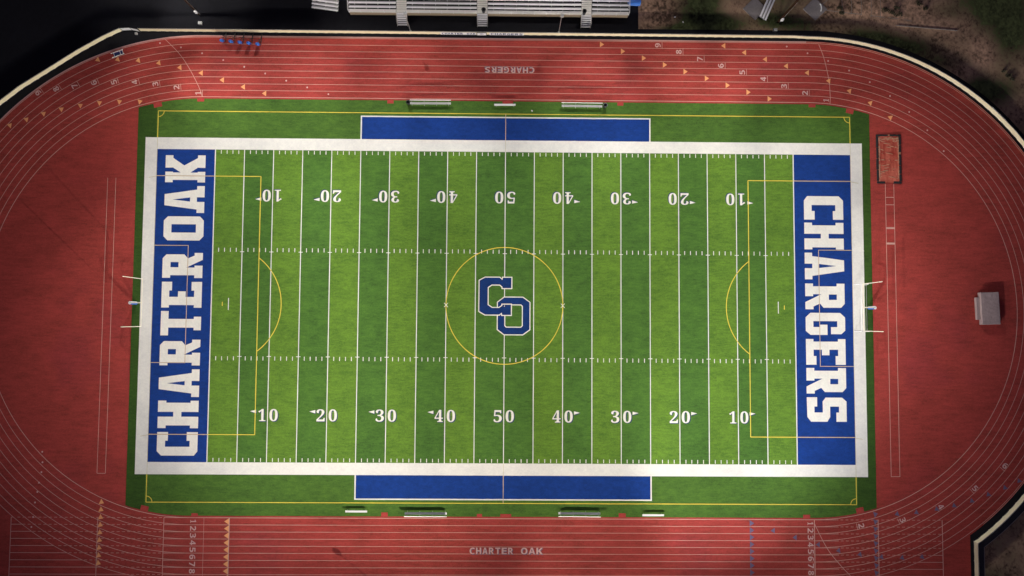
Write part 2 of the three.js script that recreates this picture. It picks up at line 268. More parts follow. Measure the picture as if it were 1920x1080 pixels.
for (const [x, z] of [[41.78, 34.49], [45.17, 35.53], [48.75, 36.59], [51.9, 37.5], [55.2, 38.09], [58.55, 38.47], [61.75, 38.58], [64.85, 38.45], [61.12, 31.91], [64.14, 31.68], [67.33, 31.15], [70.07, 30.63], [72.87, 29.88], [75.48, 28.9], [78.12, 27.85], [80.37, 26.78]]) arrow(x, z, M.slate, true, 0.95);
function laneNumber(n, x, z, bar, straight) {
  const [ux, uz] = straight ? [1, 0] : heading(x, z), c = String(n), rx = -uz, rz = ux;
  const g = n === 1 ? glyph('1', serifBold, 0.5, 0.88) : glyph(c, sansBold, 0.7, 0.9);
  add('lane_number', lay(g, x, z, 0.02, ux, uz), M.trackNumber, track);
  if (bar) { const bx = x - ux * 0.68, bz = z - uz * 0.68; add('start_mark', line([bx - rx * 0.5, bz - rz * 0.5], [bx + rx * 0.5, bz + rz * 0.5], 0.07, 0.018), M.trackLine, track); }
}
[[-48.74, -33.38], [-52.16, -34.29], [-55.5, -34.77], [-58.76, -35.05], [-62.03, -35.02], [-65.16, -34.88], [-68.19, -34.33], [-71.07, -33.82], [-73.86, -33.19]].forEach(([x, z], i) => laneNumber(i + 1, x, z, true));
[[51.13, -33.2], [47.78, -34.36], [44.43, -35.42], [41.11, -36.55], [37.75, -37.61], [34.34, -38.65], [30.98, -39.71], [27.6, -40.83], [24.24, -41.87]].forEach(([x, z], i) => laneNumber(i + 1, x, z, true));
[[55.56, 33.69], [62.04, 32.8], [68.04, 30.74], [73.48, 27.91], [78.27, 24.42]].forEach(([x, z], i) => laneNumber(i + 2, x, z, true));
for (let i = 0; i < 9; i++) { laneNumber(i + 1, -47.55, 33.36 + 1.075 * i, false, true); laneNumber(i + 1, 47.63, 33.38 + 1.075 * i, false, true); }
{ const dots = []; for (const [x, z] of [[-54.98, -41.38], [-51.65, -40.72], [-48.28, -39.81], [-44.9, -38.75], [-41.56, -37.69], [-38.22, -36.64], [-34.87, -35.52], [-31.53, -34.47], [-28.16, -33.41], [44.95, -41.89], [48.28, -40.82], [51.58, -39.6], [54.93, -38.07], [58.22, -36.23], [61.43, -34.0], [64.47, -31.44], [67.31, -28.5], [69.86, -25.16], [-71.0, 22.9], [-70.9, 24.5], [-71.0, 26.0], [-71.3, 27.6], [-71.5, 29.0], [-71.8, 30.6], [-72, 32.8], [-72.2, 34.3]]) dots.push(lay(new THREE.CircleGeometry(0.14, 8), x, z, 0.018));
  const d = add('dot_marks', dots, M.trackNumber, track); d.userData.kind = 'stuff'; }
// words on the straights: pale letters with a dark drop edge
function word(str, spans, z, h, up, parent) { // spans: [x from, x to] per character
  [...str].forEach((c, i) => {
    const [a, b] = spans[i], w = Math.abs(b - a) - 0.1, x = (a + b) / 2, g = glyph(c, sansBold, w, h), o = up < 0 ? 0.1 : -0.1;
    add('letter_shade', lay(g.clone(), x + o, z + o, 0.012, 0, up), M.trackShade, parent); add('letter', lay(g, x, z, 0.02, 0, up), M.trackNumber, parent);
  });
}
const even = (x0, x1, n, gap = 0.1) => Array.from({ length: n }, (_, i) => { const w = (x1 - x0) / n; return [x0 + w * i, x0 + w * (i + 1) - gap * Math.sign(x1 - x0)]; });
word('CHARTER', even(-5.16, 1.74, 7), 37.7, 0.98, -1, track); word('OAK', even(2.74, 6.3, 3), 37.7, 0.98, -1, track);
word('CHARGERS', even(4.56, -3.5, 8), -37.6, 0.92, 1, track);
// runways and the little tabs of track that reach into the turf
for (const [xa, xb, z0, z1, bars] of [[60.38, 61.74, -19.8, 26.2, [[-17.66, 0.1], [-16.47, 0.1], [-12.75, 0.3], [-10.29, 0.3], [26.16, 0.07]]], [-1, 0, 0, 0, null]].slice(0, 1)) {
  const rw = track; add('runway_line', line([xa, z0], [xa, z1], 0.075, 0.006), M.trackLine, rw); add('runway_line', line([xb, z0], [xb, z1], 0.075, 0.006), M.trackLine, rw);
  for (const [z, w] of bars) add('runway_bar', line([xa + 0.04, z], [xb - 0.04, z], w, 0.01), M.trackLine, rw);
}
add('runway_line', line([-62.47, -19.75], [-62.52, 26.14], 0.07, 0.006), M.trackLine, track); add('runway_line', line([-61.19, -19.75], [-61.24, 26.14], 0.07, 0.006), M.trackLine, track); add('runway_bar', line([-62.48, 26.14], [-61.28, 26.14], 0.07, 0.01), M.trackLine, track);
for (const [x, z, w, d, t] of [[-55.02, -31.75, 1.3, 0.9, -0.22], [-48.27, -32.55, 1.1, 0.6, 0], [-18.3, -32.35, 1.0, 0.7, 0], [0.32, -32.4, 1.7, 0.75, 0], [18.24, -32.4, 0.95, 0.75, 0], [48.87, -32.55, 1.1, 0.6, 0], [54.93, -31.75, 1.2, 0.9, 0.22], [-55.06, 31.7, 1.2, 0.9, 0.22], [-47.37, 32.5, 1.0, 0.6, 0], [-18.26, 32.32, 1.0, 0.8, 0], [-3.64, 32.4, 0.8, 0.6, 0], [0.42, 32.4, 1.7, 0.6, 0], [18.42, 32.32, 1.1, 0.8, 0], [47.05, 32.45, 1.1, 0.7, 0], [55.38, 31.6, 1.2, 0.9, -0.22]])
  { const bend = Math.abs(x) > CX ? 0.22 : 0, zz = Math.sign(z) * (bend ? Math.abs(z) - bend : Math.min(Math.abs(z), 32.74 - d / 2)); add('track_tab', lay(new THREE.ShapeGeometry(shapeOf([[-w / 2, -d / 2], [w / 2, -d / 2], [w / 2, d / 2], [-w / 2, d / 2]])), x, zz, 0.034, Math.sin(t), -Math.cos(t)), M.track, track); }

// ------------------------------------------------------------------ football field
const field = new THREE.Group(); field.name = 'football_field'; scene.add(field); tag(field, 'green artificial turf football field with painted lines and blue end zones', 'football field', null, 'structure');
const YD = 0.9144, SL = 24.384, GL = 45.72, EL = 54.864, BO = 56.74, BZ = 26.25, X0 = 58.0, RT = 32.52;
{
  const a0 = Math.asin((X0 - CX) / RT), z0 = RT * Math.cos(a0);
  const pts = [...arc(CX, 0, RT, -Math.PI / 2, -Math.PI / 2 + a0, 10), ...arc(CX, 0, RT, Math.PI / 2 - a0, Math.PI / 2, 10), ...arc(-CX, 0, RT, Math.PI / 2, Math.PI / 2 + a0, 10), ...arc(-CX, 0, RT, Math.PI * 1.5 - a0, Math.PI * 1.5, 10)];
  add('turf', sheet(pts, 0.02), M.turfSide, field);
  for (const s of [-1, 1]) { // a darker turf colour at both ends of the field
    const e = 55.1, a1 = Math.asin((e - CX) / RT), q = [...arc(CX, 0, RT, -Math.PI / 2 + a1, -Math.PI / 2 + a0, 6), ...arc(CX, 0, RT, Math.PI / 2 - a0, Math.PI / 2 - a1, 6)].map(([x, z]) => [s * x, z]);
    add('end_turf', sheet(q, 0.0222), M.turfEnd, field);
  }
}
for (let k = 0; k < 20; k++) { const j = k < 10 ? k : 19 - k; add('turf_panel', rect(-GL + k * 5 * YD, -SL, -GL + (k + 1) * 5 * YD, SL, 0.024), j % 2 ? M.turfDark : M.turfLight, field); }
add('border', sheet([[-BO, -BZ], [BO, -BZ], [BO, BZ], [-BO, BZ]], 0.024, [[[-EL, -SL], [EL, -SL], [EL, SL], [-EL, SL]]]), M.white, field);
for (let k = -10; k <= 10; k++) add('yard_line', line([k * 5 * YD, -SL], [k * 5 * YD, SL], Math.abs(k) === 10 ? 0.16 : 0.125, 0.028), M.white, field);
for (const [z, l] of [[-SL + 0.38, 0.56], [SL - 0.38, 0.56], [-8.53, 0.62], [8.4, 0.62]]) {
  const g = []; for (let k = -49; k <= 49; k++) if (k % 5) g.push(line([k * YD, z - l / 2], [k * YD, z + l / 2], 0.11, 0.028)); else if (Math.abs(z) < 20) g.push(line([k * YD - 0.33, z + (z < 0 ? 0.3 : -0.3)], [k * YD + 0.33, z + (z < 0 ? 0.3 : -0.3)], 0.1, 0.032));
  add('hash_marks', g, M.white, field).userData.kind = 'stuff';
}
for (const s of [-1, 1]) { // end zones and the blue team boxes
  add('end_zone', rect(s < 0 ? -EL : GL, -SL, s < 0 ? -GL : EL, SL, 0.024), M.blue, field);
  const z0 = s * 26.25, z1 = s * 29.88, y = 0.024; add('team_box', rect(-22.82, Math.min(z0, z1), 22.88, Math.max(z0, z1), y), M.blue, field);
  add('team_box_line', ribbon([[-22.86, z0], [-22.86, z1 + s * 0.04], [22.92, z1 + s * 0.04], [22.92, z0]], 0.2, 0.028), M.white, field);
}
// slab letters of the end zones on a 100-unit cap height: [width, outline, counters]
const SLAB = {
  C: [57, [[0, 8.4], [10.5, 0], [57, 0], [57, 27], [36, 27], [36, 19.5], [21.5, 19.5], [21.5, 80], [36, 80], [36, 73.5], [57, 73.5], [57, 100], [10.5, 100], [0, 89]]],
  H: [66, [[0, 0], [27.5, 0], [27.5, 42], [39, 42], [39, 0], [66, 0], [66, 20], [61, 20], [61, 80], [66, 80], [66, 100], [39, 100], [39, 62], [27.5, 62], [27.5, 100], [0, 100], [0, 80], [6.5, 80], [6.5, 20], [0, 20]]],
  A: [68, [[0, 0], [28, 0], [28, 19], [39.5, 19], [39.5, 0], [68, 0], [68, 19], [59, 19], [47, 100], [19, 100], [8.6, 19], [0, 19]], [[[28.5, 36], [39, 36], [33.6, 80]]]],
  R: [65, [[0, 0], [32, 0], [32, 20], [27, 20], [27, 40.5], [47, 0], [65, 0], [65, 20.5], [58, 20.5], [50.5, 37], [61, 46], [61, 90.5], [51, 100], [0, 100], [0, 80], [7, 80], [7, 20], [0, 20]], [[[27.5, 60], [41, 60], [41, 80], [27.5, 80]]]],
  T: [62, [[13.5, 0], [48, 0], [48, 18], [42, 18], [42, 81], [62, 81], [62, 100], [0, 100], [0, 81], [20, 81], [20, 18], [13.5, 18]]],
  E: [65, [[0, 0], [65, 0], [65, 26], [43, 26], [43, 19], [27, 19], [27, 40], [41, 40], [41, 59], [27, 59], [27, 81], [43, 81], [43, 74.5], [65, 74.5], [65, 100], [0, 100], [0, 81], [6.5, 81], [6.5, 19], [0, 19]]],
  O: [61, [[0, 10], [10.5, 0], [50.5, 0], [61, 10], [61, 90], [50.5, 100], [10.5, 100], [0, 90]], [[[20, 19.5], [41, 19.5], [41, 80.5], [20, 80.5]]]],
  K: [69, [[0, 0], [27, 0], [27, 19], [25, 19], [25, 37], [37.5, 19], [37, 0], [69, 0], [69, 19], [62, 19], [43, 53], [62, 81], [69, 81], [69, 100], [37, 100], [37.5, 81], [25, 62], [25, 81], [27, 81], [27, 100], [0, 100], [0, 81], [6, 81], [6, 19], [0, 19]]],
  G: [56, [[0, 12], [11.5, 0], [46, 0], [56, 12], [56, 55], [30, 55], [30, 36], [36, 36], [36, 19.5], [21, 19.5], [21, 80], [36, 80], [36, 64], [54, 64], [54, 90], [45, 100], [11.5, 100], [0, 88]]],
  S: [59.5, [[0, 0], [48, 1], [59.5, 10], [59.5, 51], [48, 58.5], [22.5, 58.5], [22.5, 81], [37, 81], [37, 74], [59.5, 74], [59.5, 100], [10, 100], [0.5, 89], [0.5, 47.5], [10, 40], [37, 40], [37, 19], [22.5, 19], [22.5, 26], [0, 26]]],
};
function slabWord(str, spans, xBase, xTop) { // base line at xBase, cap line at xTop; spans along z in reading order
  [...str].forEach((c, i) => {
    const [w, pts, holes = []] = SLAB[c], [za, zb] = spans[i], kx = Math.abs(zb - za) / w, ky = Math.abs(xTop - xBase) / 100, f = (p) => p.map(([x, y]) => [x * kx, y * ky]);
    const g = new THREE.ShapeGeometry(shapeOf(f(pts), holes.map(f))); add('end_zone_letter', lay(g, xBase, za, 0.028, Math.sign(xTop - xBase), 0), M.letter, field);
  });
}
slabWord('CHARTEROAK', [[23.4, 19.8], [19.2, 14.98], [14.4, 10.14], [9.54, 5.55], [4.91, 1.12], [0.58, -3.45], [-4.06, -7.99], [-9.94, -13.73], [-14.29, -18.55], [-19.12, -23.42]], -47.24, -53.48);
slabWord('CHARGERS', [[-17.75, -14.0], [-13.52, -9.27], [-8.74, -4.52], [-3.87, 0.19], [0.75, 4.21], [4.85, 8.88], [9.38, 13.37], [13.95, 17.73]], 47.34, 53.57);
// yard numbers: white serif figures with a navy shadow, and the pointers
for (const s of [1, -1]) for (let k = -4; k <= 4; k++) {
  const X = k * 10 * YD, n = String(50 - Math.abs(k) * 10), z = s * 17.12, up = -s;
  for (const [c, side] of [[n[0], -1], [n[1], 1]]) {
    const w = c === '1' ? 1.1 : 1.28, x = X + side * s * (0.3 + w / 2), g = glyph(c, serifBold, w, 1.86);
    add('number_shade', lay(g.clone(), x + s * 0.13, z + s * 0.1, 0.032, 0, up), M.numberShade, field); add('yard_number', lay(g, x, z, 0.036, 0, up), M.letter, field);
  }
  if (k) { const d = Math.sign(k), x = X + d * 1.78, zz = s * 16.56, tri = [[x, zz - s * 0.24], [x, zz + s * 0.27], [x + d * 0.92, zz - s * 0.02]];
    add('pointer_shade', sheet(tri.map(([a, b]) => [a + s * 0.1, b + s * 0.1]), 0.032), M.numberShade, field); add('yard_pointer', sheet(tri, 0.036), M.letter, field); }
}
{ // interlocked CO in the centre circle; coordinates scaled from its painted outline
  const k = 0.0202, P = (l) => l.map(([u, v]) => [(u - 524) * k, -(v - 553.5) * k]);
  const C = P([[322, 352], [372, 326], [488, 326], [503, 341], [503, 326], [584, 326], [584, 422], [500, 422], [500, 408], [485, 395], [427, 395], [401, 412], [401, 542], [430, 561], [480, 561], [500, 547], [500, 535], [582, 535], [582, 630], [499, 630], [499, 615], [487, 628], [372, 628], [321, 599]]);
  const O = P([[520, 480], [668, 480], [726, 522], [726, 738], [668, 780], [520, 780], [465, 738], [465, 522]]), H = P([[540, 548], [650, 548], [659, 557], [659, 704], [650, 713], [540, 713], [531, 704], [531, 557]]);
  const d = 0.15, flat = (p, h, y) => lay(new THREE.ShapeGeometry(shapeOf(p, h)), 0, 0, y);
  add('logo_outline', flat(O, [H], 0.034), M.letter, field); add('logo_letter', flat(inset(O, d), [inset(H, -d)], 0.038), M.navy, field);
  add('logo_outline', flat(C, [], 0.042), M.letter, field); add('logo_letter', flat(inset(C, d), [], 0.046), M.navy, field);
  add('kick_spot', lay(new THREE.CircleGeometry(0.07, 10), 0, 0, 0.05), M.letter, field);
}
{ // soccer lines
  const w = 0.12, y = 0.04, SZ = 30.48, col = M.yellow, on = (g, m = col) => add('soccer_line', g, m, field);
  for (const s of [-1, 1]) { on(line([-EL, s * SZ], [EL, s * SZ], w, y)); on(line([s * EL, -SZ], [s * EL, -BZ], w, y)); on(line([s * EL, BZ], [s * EL, SZ], w, y)); on(line([s * EL, -BZ], [s * EL, BZ], 0.07, y), M.palest);
    for (const q of [-1, 1]) { const a = q * s > 0 ? 0 : 0, c = arc(s * EL, q * SZ, 0.92, s < 0 ? (q < 0 ? 0 : -Math.PI / 2) : (q < 0 ? Math.PI / 2 : Math.PI), (s < 0 ? (q < 0 ? 0 : -Math.PI / 2) : (q < 0 ? Math.PI / 2 : Math.PI)) + Math.PI / 2, 10); on(ribbon(c, 0.1, y + 0.004)); }
    const px = s * 38.48; on(line([px, -20.15], [px, 20.15], w, y));
    for (const z of [-20.15, 20.15]) { on(line([s * GL, z], [px, z], w, y)); on(line([s * EL, z], [s * GL, z], w, y), M.faintYellow); on(line([s * EL, z + 0.08], [s * (EL + 1.2), z + 0.3], 0.08, y), M.palest); }
    on(ribbon([[s * EL, -9.16], [s * 49.55, -9.16], [s * 49.55, 9.12], [s * EL, 9.12]], 0.1, y), M.faintYellow);
    const a = Math.acos((44.0 - 38.48) / 9.15) ; on(ribbon(arc(s * 44.0, 0, 9.15, s < 0 ? -a : Math.PI - a, s < 0 ? a : Math.PI + a, 32), w, y + 0.004));
    add('try_mark', line([s * 43.06, -0.96], [s * 43.06, 0.9], 0.12, 0.03), M.letter, field); add('penalty_mark', line([s * 44.01, -0.36], [s * 44.01, 0.27], 0.13, 0.03), M.yellow, field);
    for (const q of [-1, 1]) add('cross_mark', line([s * 9.14 - 0.3, -0.1 - q * 0.33], [s * 9.14 + 0.3, -0.1 + q * 0.33], 0.1, 0.046 + q * 0.002), M.letter, field);
    on(line([0, s * BZ], [0, s * SZ], 0.1, y), M.faintYellow); on(line([0, s * SL], [0, s * BZ], 0.06, y), M.palest);
  }
  on(ribbon(arc(0, -0.06, 9.15, 0, Math.PI * 2, 96).slice(0, -1), w, y, true));
}

// ------------------------------------------------------------------ fence round the track
{
  const arcL = []; for (let a = Math.PI * 0.93; a < Math.PI * 1.252; a += 0.03) arcL.push([-CX + 44.35 * Math.cos(a), 44.35 * Math.sin(a)]);
  const left = [...arcL, [-76.2, -33.9], [-71.6, -36.95], [-67.4, -39.75], [-63.4, -42.1], [-60.95, -43.3]];
  const right = [[-58.0, -43.3], [0, -43.3], [46, -43.28], ...arc(CX, 0, 43.15, -Math.PI / 2, 0, 60), ...arc(CX, 0, 43.15, 0, 0.955, 50).slice(1).map(([x, z], i) => { const k = 1 + 0.0165 * (i / 49); return [CX + (x - CX) * k, z * k]; }), [73.02, 36.0], [73.02, 60]];
  const fence = thing('perimeter_fence', 'long low fence with cream windscreen panels around the outside of the track', 'fence');
  const walk = (pts) => { const c = [0]; for (let i = 1; i < pts.length; i++) c.push(c[i - 1] + Math.hypot(pts[i][0] - pts[i - 1][0], pts[i][1] - pts[i - 1][1])); const total = c[c.length - 1];
    return { total, at: (s) => { s = Math.min(total, Math.max(0, s)); let i = 1; while (i < c.length - 1 && c[i] < s) i++; const f = (s - c[i - 1]) / (c[i] - c[i - 1] || 1); return [pts[i - 1][0] + (pts[i][0] - pts[i - 1][0]) * f, pts[i - 1][1] + (pts[i][1] - pts[i - 1][1]) * f]; } }; };
  const H = 1.06, strip = (W, s0, s1, y0, y1, off, wave) => { // hanging cloth between two stations
    const n = Math.max(2, Math.round((s1 - s0) / 0.3)), P = [], U = [], I = [];
    for (let i = 0; i <= n; i++) { const s = s0 + (s1 - s0) * i / n, p = W.at(s), q = W.at(s + 0.05), r = W.at(s - 0.05), t = norm(q, r), nx = -t[1] * off, nz = t[0] * off, sag = wave ? 0.13 * Math.abs(Math.sin(s * Math.PI / 1.48 + 0.6)) ** 0.7 : 0;
      const bulge = wave ? 0.05 * Math.sin(s * 4.1) : 0;
      P.push(p[0] + nx, y1, p[1] + nz, p[0] + nx * (1 + bulge), (y0 + y1) / 2, p[1] + nz * (1 + bulge), p[0] + nx * 1.3, y0 + sag, p[1] + nz * 1.3); U.push(s, y1, s, (y0 + y1) / 2, s, y0); }
    for (let i = 0; i < n; i++) for (const k of [0, 1]) { const a = 3 * i + k; I.push(a, a + 1, a + 3, a + 1, a + 4, a + 3); }
    const g = new THREE.BufferGeometry(); g.setAttribute('position', new THREE.Float32BufferAttribute(P, 3)); g.setAttribute('uv', new THREE.Float32BufferAttribute(U, 2)); g.setIndex(I); g.computeVertexNormals(); return g; };
  for (const pts of [left, right]) {
    const W = walk(pts), n = Math.round(W.total / 3.0), step = W.total / n, top = [], low = [];
    for (let i = 0; i <= n; i++) { const p = W.at(i * step); add('fence_post', bar([p[0], -0.03, p[1]], [p[0], H + 0.08, p[1]], 0.035, 6), M.galv, fence); }
    for (let i = 0; i < n; i++) {
      const a = W.at(i * step), b = W.at((i + 1) * step), m = W.at((i + 0.5) * step);
      if (!(Math.abs(m[1] + 43.3) < 0.1 && m[0] > -4.72 && m[0] < -3.1)) add('windscreen_panel', strip(W, i * step + 0.004, (i + 1) * step - 0.004, 0.1, H, 0.05, true), M.cream, fence);
      for (const [u, v] of [[a, m], [m, b]]) { top.push(bar([u[0], H + 0.03, u[1]], [v[0], H + 0.03, v[1]], 0.022, 5)); low.push(bar([u[0], 0.08, u[1]], [v[0], 0.08, v[1]], 0.014, 4)); }
    }
    add('top_rail', top, M.galv, fence); add('bottom_rail', low, M.galv, fence);
  }
  // lettering hung on the field side of the fence opposite midfield
  const put = (str, spans) => [...str].forEach((c, i) => { const [a, b] = spans[i], g = glyph(c, sansBold, Math.abs(b - a) * 0.8, 0.66); add('banner_letter', g.translate((a + b) / 2, 0.6, -43.17), M.navyCloth, fence); });
  for (const [a, b] of [[-10.45, -4.8], [-2.7, 2.8]]) add('banner_sheet', box(b - a, 0.84, 0.012, (a + b) / 2, 0.6, -43.19), M.padWhite, fence);
  put('CHARTER', even(-10.3, -6.85, 7, 0)); put('OAK', even(-6.3, -4.85, 3, 0)); put('CHARGERS', even(-2.55, 2.65, 8, 0));
  const frame = (name, label, x, z, w, turn, logo, white) => { const g = thing(name, label, name.includes('gate') ? 'gate' : 'banner', [x, 0, z], turn);
    add('frame', [box(w, 0.06, 0.06, 0, H + 0.02, 0), box(w, 0.06, 0.06, 0, 0.1, 0), box(0.07, H, 0.07, -w / 2, H / 2 + 0.04, 0), box(0.07, H, 0.07, w / 2, H / 2 + 0.04, 0)], M.blackSteel, g);
    add('panel', box(w - 0.1, H - 0.18, 0.02, 0, H / 2 + 0.06, 0), white, g);
    if (logo) { const cx = [-0.1, 0.12]; ['C', 'O'].forEach((c, i) => add('logo_letter', glyph(c, serifBold, 0.3, 0.42).translate(cx[i], 0.62 - i * 0.08, 0.016 + i * 0.004), M.navyCloth, g)); }
    return g; };
  frame('field_gate', 'small white gate panel with a logo between the two banner words', -3.92, -43.16, 1.5, 0, true, M.padWhite);
  frame('fence_banner', 'white logo banner on the curved fence, the one nearer the grandstand', 77.72, -31.55, 1.45, -0.76, true, M.padWhite);
  frame('fence_banner', 'white logo banner on the curved fence, the one farther round the bend', 78.8, -30.5, 1.45, -0.79, true, M.padWhite);
  frame('fence_gate', 'pale gate leaf in the fence corner, beside the curving cream fence', -60.12, -43.36, 1.6, 0.05, false, M.padWhite);
  frame('fence_gate', 'pale gate leaf in the fence corner, beside the straight cream fence', -58.72, -43.28, 1.25, -0.2, false, M.padWhite);
  tag(add('gate_stop', [box(0.35, 0.3, 0.3, -58.72, 0.12, -42.85)], M.grey), 'small grey block on the asphalt at the corner gate', 'block');
}

// ------------------------------------------------------------------ grandstand
{
  const gs = thing('grandstand', 'long silver aluminium grandstand facing midfield from behind the fence', 'grandstand');
  const xa = -24.85, xb = 19.35, H = 1.2, zf = -46.2, aisles = [[-17.4, -15.75], [-4.67, -2.97], [11.85, 13.5]], secs = [];
  let x = xa; for (const [a, b] of aisles) { secs.push([x, a]); x = b; } secs.push([x, xb]);
  for (const [a, b] of secs) { add('deck_plank', rbox(b - a - 0.02, 0.06, 0.26, (a + b) / 2, H, zf - 0.13, 0.015), M.deck, gs); add('deck_plank', rbox(b - a - 0.02, 0.06, 0.26, (a + b) / 2, H, zf - 0.4, 0.015), M.deck, gs); add('front_panel', box(b - a - 0.02, H - 0.15, 0.04, (a + b) / 2, H / 2 - 0.05, zf + 0.02 - 0.1), M.fascia, gs); }
  for (let r = 0; r < 9; r++) {
    const y = H + 0.17 * r, z = zf - 0.58 - 0.61 * r;
    for (const [a, b] of secs) {
      add('seat_plank', rbox(b - a - 0.05, 0.06, 0.26, (a + b) / 2, y + 0.4, z - 0.12, 0.02), M.alu, gs);
      add('foot_plank', rbox(b - a - 0.05, 0.04, 0.3, (a + b) / 2, y + 0.04, z - 0.42, 0.01), M.aluDull, gs);
      const br = []; for (let k = a + 0.9; k < b; k += 1.83) br.push(box(0.05, 0.42, 0.3, k, y + 0.17, z - 0.12)); add('seat_brackets', br, M.aluDull, gs).userData.kind = 'stuff';
    }
    for (const [a, b] of aisles) { add('aisle_step', rbox(b - a - 0.06, 0.05, 0.31, (a + b) / 2, y + 0.06, z - 0.16, 0.01), M.deck, gs); add('aisle_step', rbox(b - a - 0.06, 0.05, 0.29, (a + b) / 2, y + 0.15, z - 0.46, 0.01), M.deck, gs); }
  }
  for (const [a, b] of aisles) {
    const st = new THREE.Group(); st.name = 'front_stair'; gs.add(st);
    add('landing', box(b - a - 0.04, 0.06, 0.56, (a + b) / 2, H, zf - 0.28), M.deck, st);
    for (let k = 0; k < 6; k++) add('tread', rbox(b - a - 0.16, 0.05, 0.25, (a + b) / 2, H - 0.2 * (k + 0.6), zf + 0.14 + 0.26 * k, 0.012), M.alu, st);
    for (const e of [a + 0.04, b - 0.04]) { const s = new THREE.ExtrudeGeometry(shapeOf([[0, 0], [0.22, 0], [1.66, -1.16], [1.66, -1.2], [1.4, -1.2], [0, -0.25]]), { depth: 0.05, bevelEnabled: false }); s.rotateY(-Math.PI / 2).translate(e + 0.025, H, zf); add('stringer', s, M.deck, st); }
    for (const e of [a + 0.04, b - 0.04]) add('handrail', [bar([e, 1.0, zf + 1.55], [e, H + 0.95, zf + 0.05], 0.022, 6), bar([e, 0, zf + 1.5], [e, 1.03, zf + 1.5], 0.022, 6), bar([e, H, zf + 0.02], [e, H + 0.98, zf + 0.02], 0.022, 6)], M.galv, st);
  }
  for (const [a, b] of secs) {
    add('front_rail', [bar([a, H + 1.05, zf], [b, H + 1.05, zf], 0.028, 6), bar([a, H + 0.55, zf], [b, H + 0.55, zf], 0.018, 6)], M.alu, gs);
    const n = Math.max(1, Math.round((b - a) / 1.75)); for (let k = 0; k <= n; k++) { const px = a + 0.04 + (b - a - 0.08) * k / n; add('rail_post', bar([px, H - 0.1, zf], [px, H + 1.05, zf], 0.024, 6), M.alu, gs); }
  }
  for (const e of [xa, xb]) { const g = []; g.push(bar([e, H + 1.05, zf], [e, H + 1.05 + 1.5, zf - 5.6], 0.03, 6), bar([e, H + 0.55, zf], [e, H + 0.55 + 1.5, zf - 5.6], 0.02, 6)); for (let k = 0; k < 5; k++) g.push(bar([e, H, zf - 1.2 * k], [e, H + 1.05 + 0.32 * k, zf - 1.2 * k], 0.024, 6)); add('side_rail', g, M.alu, gs); }
  const legs = []; for (let k = 0; k < 13; k++) for (const q of [0, 2.6, 5.2]) legs.push(box(0.09, H + 0.28 * q - 0.06, 0.09, xa + 0.3 + k * 3.63, (H + 0.28 * q - 0.06) / 2 - 0.03, zf - 0.5 - q)); add('support_legs', legs, M.galv, gs).userData.kind = 'stuff';
}
// ------------------------------------------------------------------ small bleachers
function bleacher(label, at, turn, len, rows, y0) {
  const b = thing('bleacher', label, 'bleacher', at, turn);
  for (let r = 0; r < rows; r++) { add('seat_plank', rbox(len, 0.05, 0.28, 0, y0 + 0.2 * r, -0.52 * r, 0.02), M.alu, b); if (r) add('foot_plank', rbox(len, 0.04, 0.2, 0, y0 + 0.2 * r - 0.3, -0.52 * r + 0.22, 0.01), M.aluDull, b); }
  for (const x of [-len / 2 + 0.35, 0, len / 2 - 0.35]) { const g = []; for (let r = 0; r < rows; r++) g.push(box(0.06, y0 + 0.2 * r, 0.06, x, (y0 + 0.2 * r) / 2 - 0.03, -0.52 * r)); g.push(bar([x, 0.02, 0.1], [x, 0.02, -0.52 * (rows - 1) - 0.1], 0.03, 6), bar([x, y0 - 0.05, 0], [x, y0 + 0.2 * (rows - 1) - 0.05, -0.52 * (rows - 1)], 0.025, 6)); add('frame', g, M.galv, b); }
  return b;
}
bleacher('small portable aluminium bleacher on the asphalt beside the grandstand', [-28.88, 0, -47.05], -0.128, 4.25, 4, 0.42);
bleacher('small portable bleacher slanting across the earth between two concrete slabs', [42.45, 0, -48.35], 1.158, 5.2, 3, 0.42);

// ------------------------------------------------------------------ benches and bins by the field
function makeBench(label, at, turn) {
  const b = thing('team_bench', label, 'bench', at, turn, 'long team benches beside the turf');
  add('seat', rbox(6.45, 0.05, 0.34, 0, 0.46, 0.02, 0.02), M.alu, b);
  const back = rbox(6.5, 0.04, 0.3, 0, 0, 0, 0.02); back.rotateX(-0.95).translate(0, 0.86, -0.36); add('backrest', back, M.whiteSteel, b);
  for (const x of [-2.95, -1.0, 0.95, 2.85]) add('leg_frame', [bar([x, 0.02, 0.26], [x, 0.43, 0.14], 0.025, 6), bar([x, 0.02, -0.2], [x, 0.43, -0.12], 0.025, 6), bar([x, 0.03, 0.34], [x, 0.03, -0.28], 0.022, 6), bar([x, 0.43, -0.2], [x, 0.86, -0.34], 0.022, 6), bar([x, 0.43, -0.2], [x, 0.43, 0.16], 0.022, 6)], M.galv, b);
  return b;
}
const bench = makeBench('long team bench on the grandstand side with a bin at the end away from the turf tab', [-11.92, 0.02, -31.98], 0.006);
bench.userData.label = 'long bench opposite the grandstand stairs, with the bin nearest the Charter Oak end';
dup(bench, [12.05, 0.02, -31.78], -0.006, 'long bench opposite the grandstand with a grey rimmed bin towards the Chargers end');
dup(bench, [-11.87, 0.02, 31.95], Math.PI, 'long bench on the far sideline from the grandstand, towards the Charter Oak end');
dup(bench, [11.74, 0.02, 31.88], Math.PI - 0.01, 'long bench on the far sideline from the grandstand, towards the Chargers end');
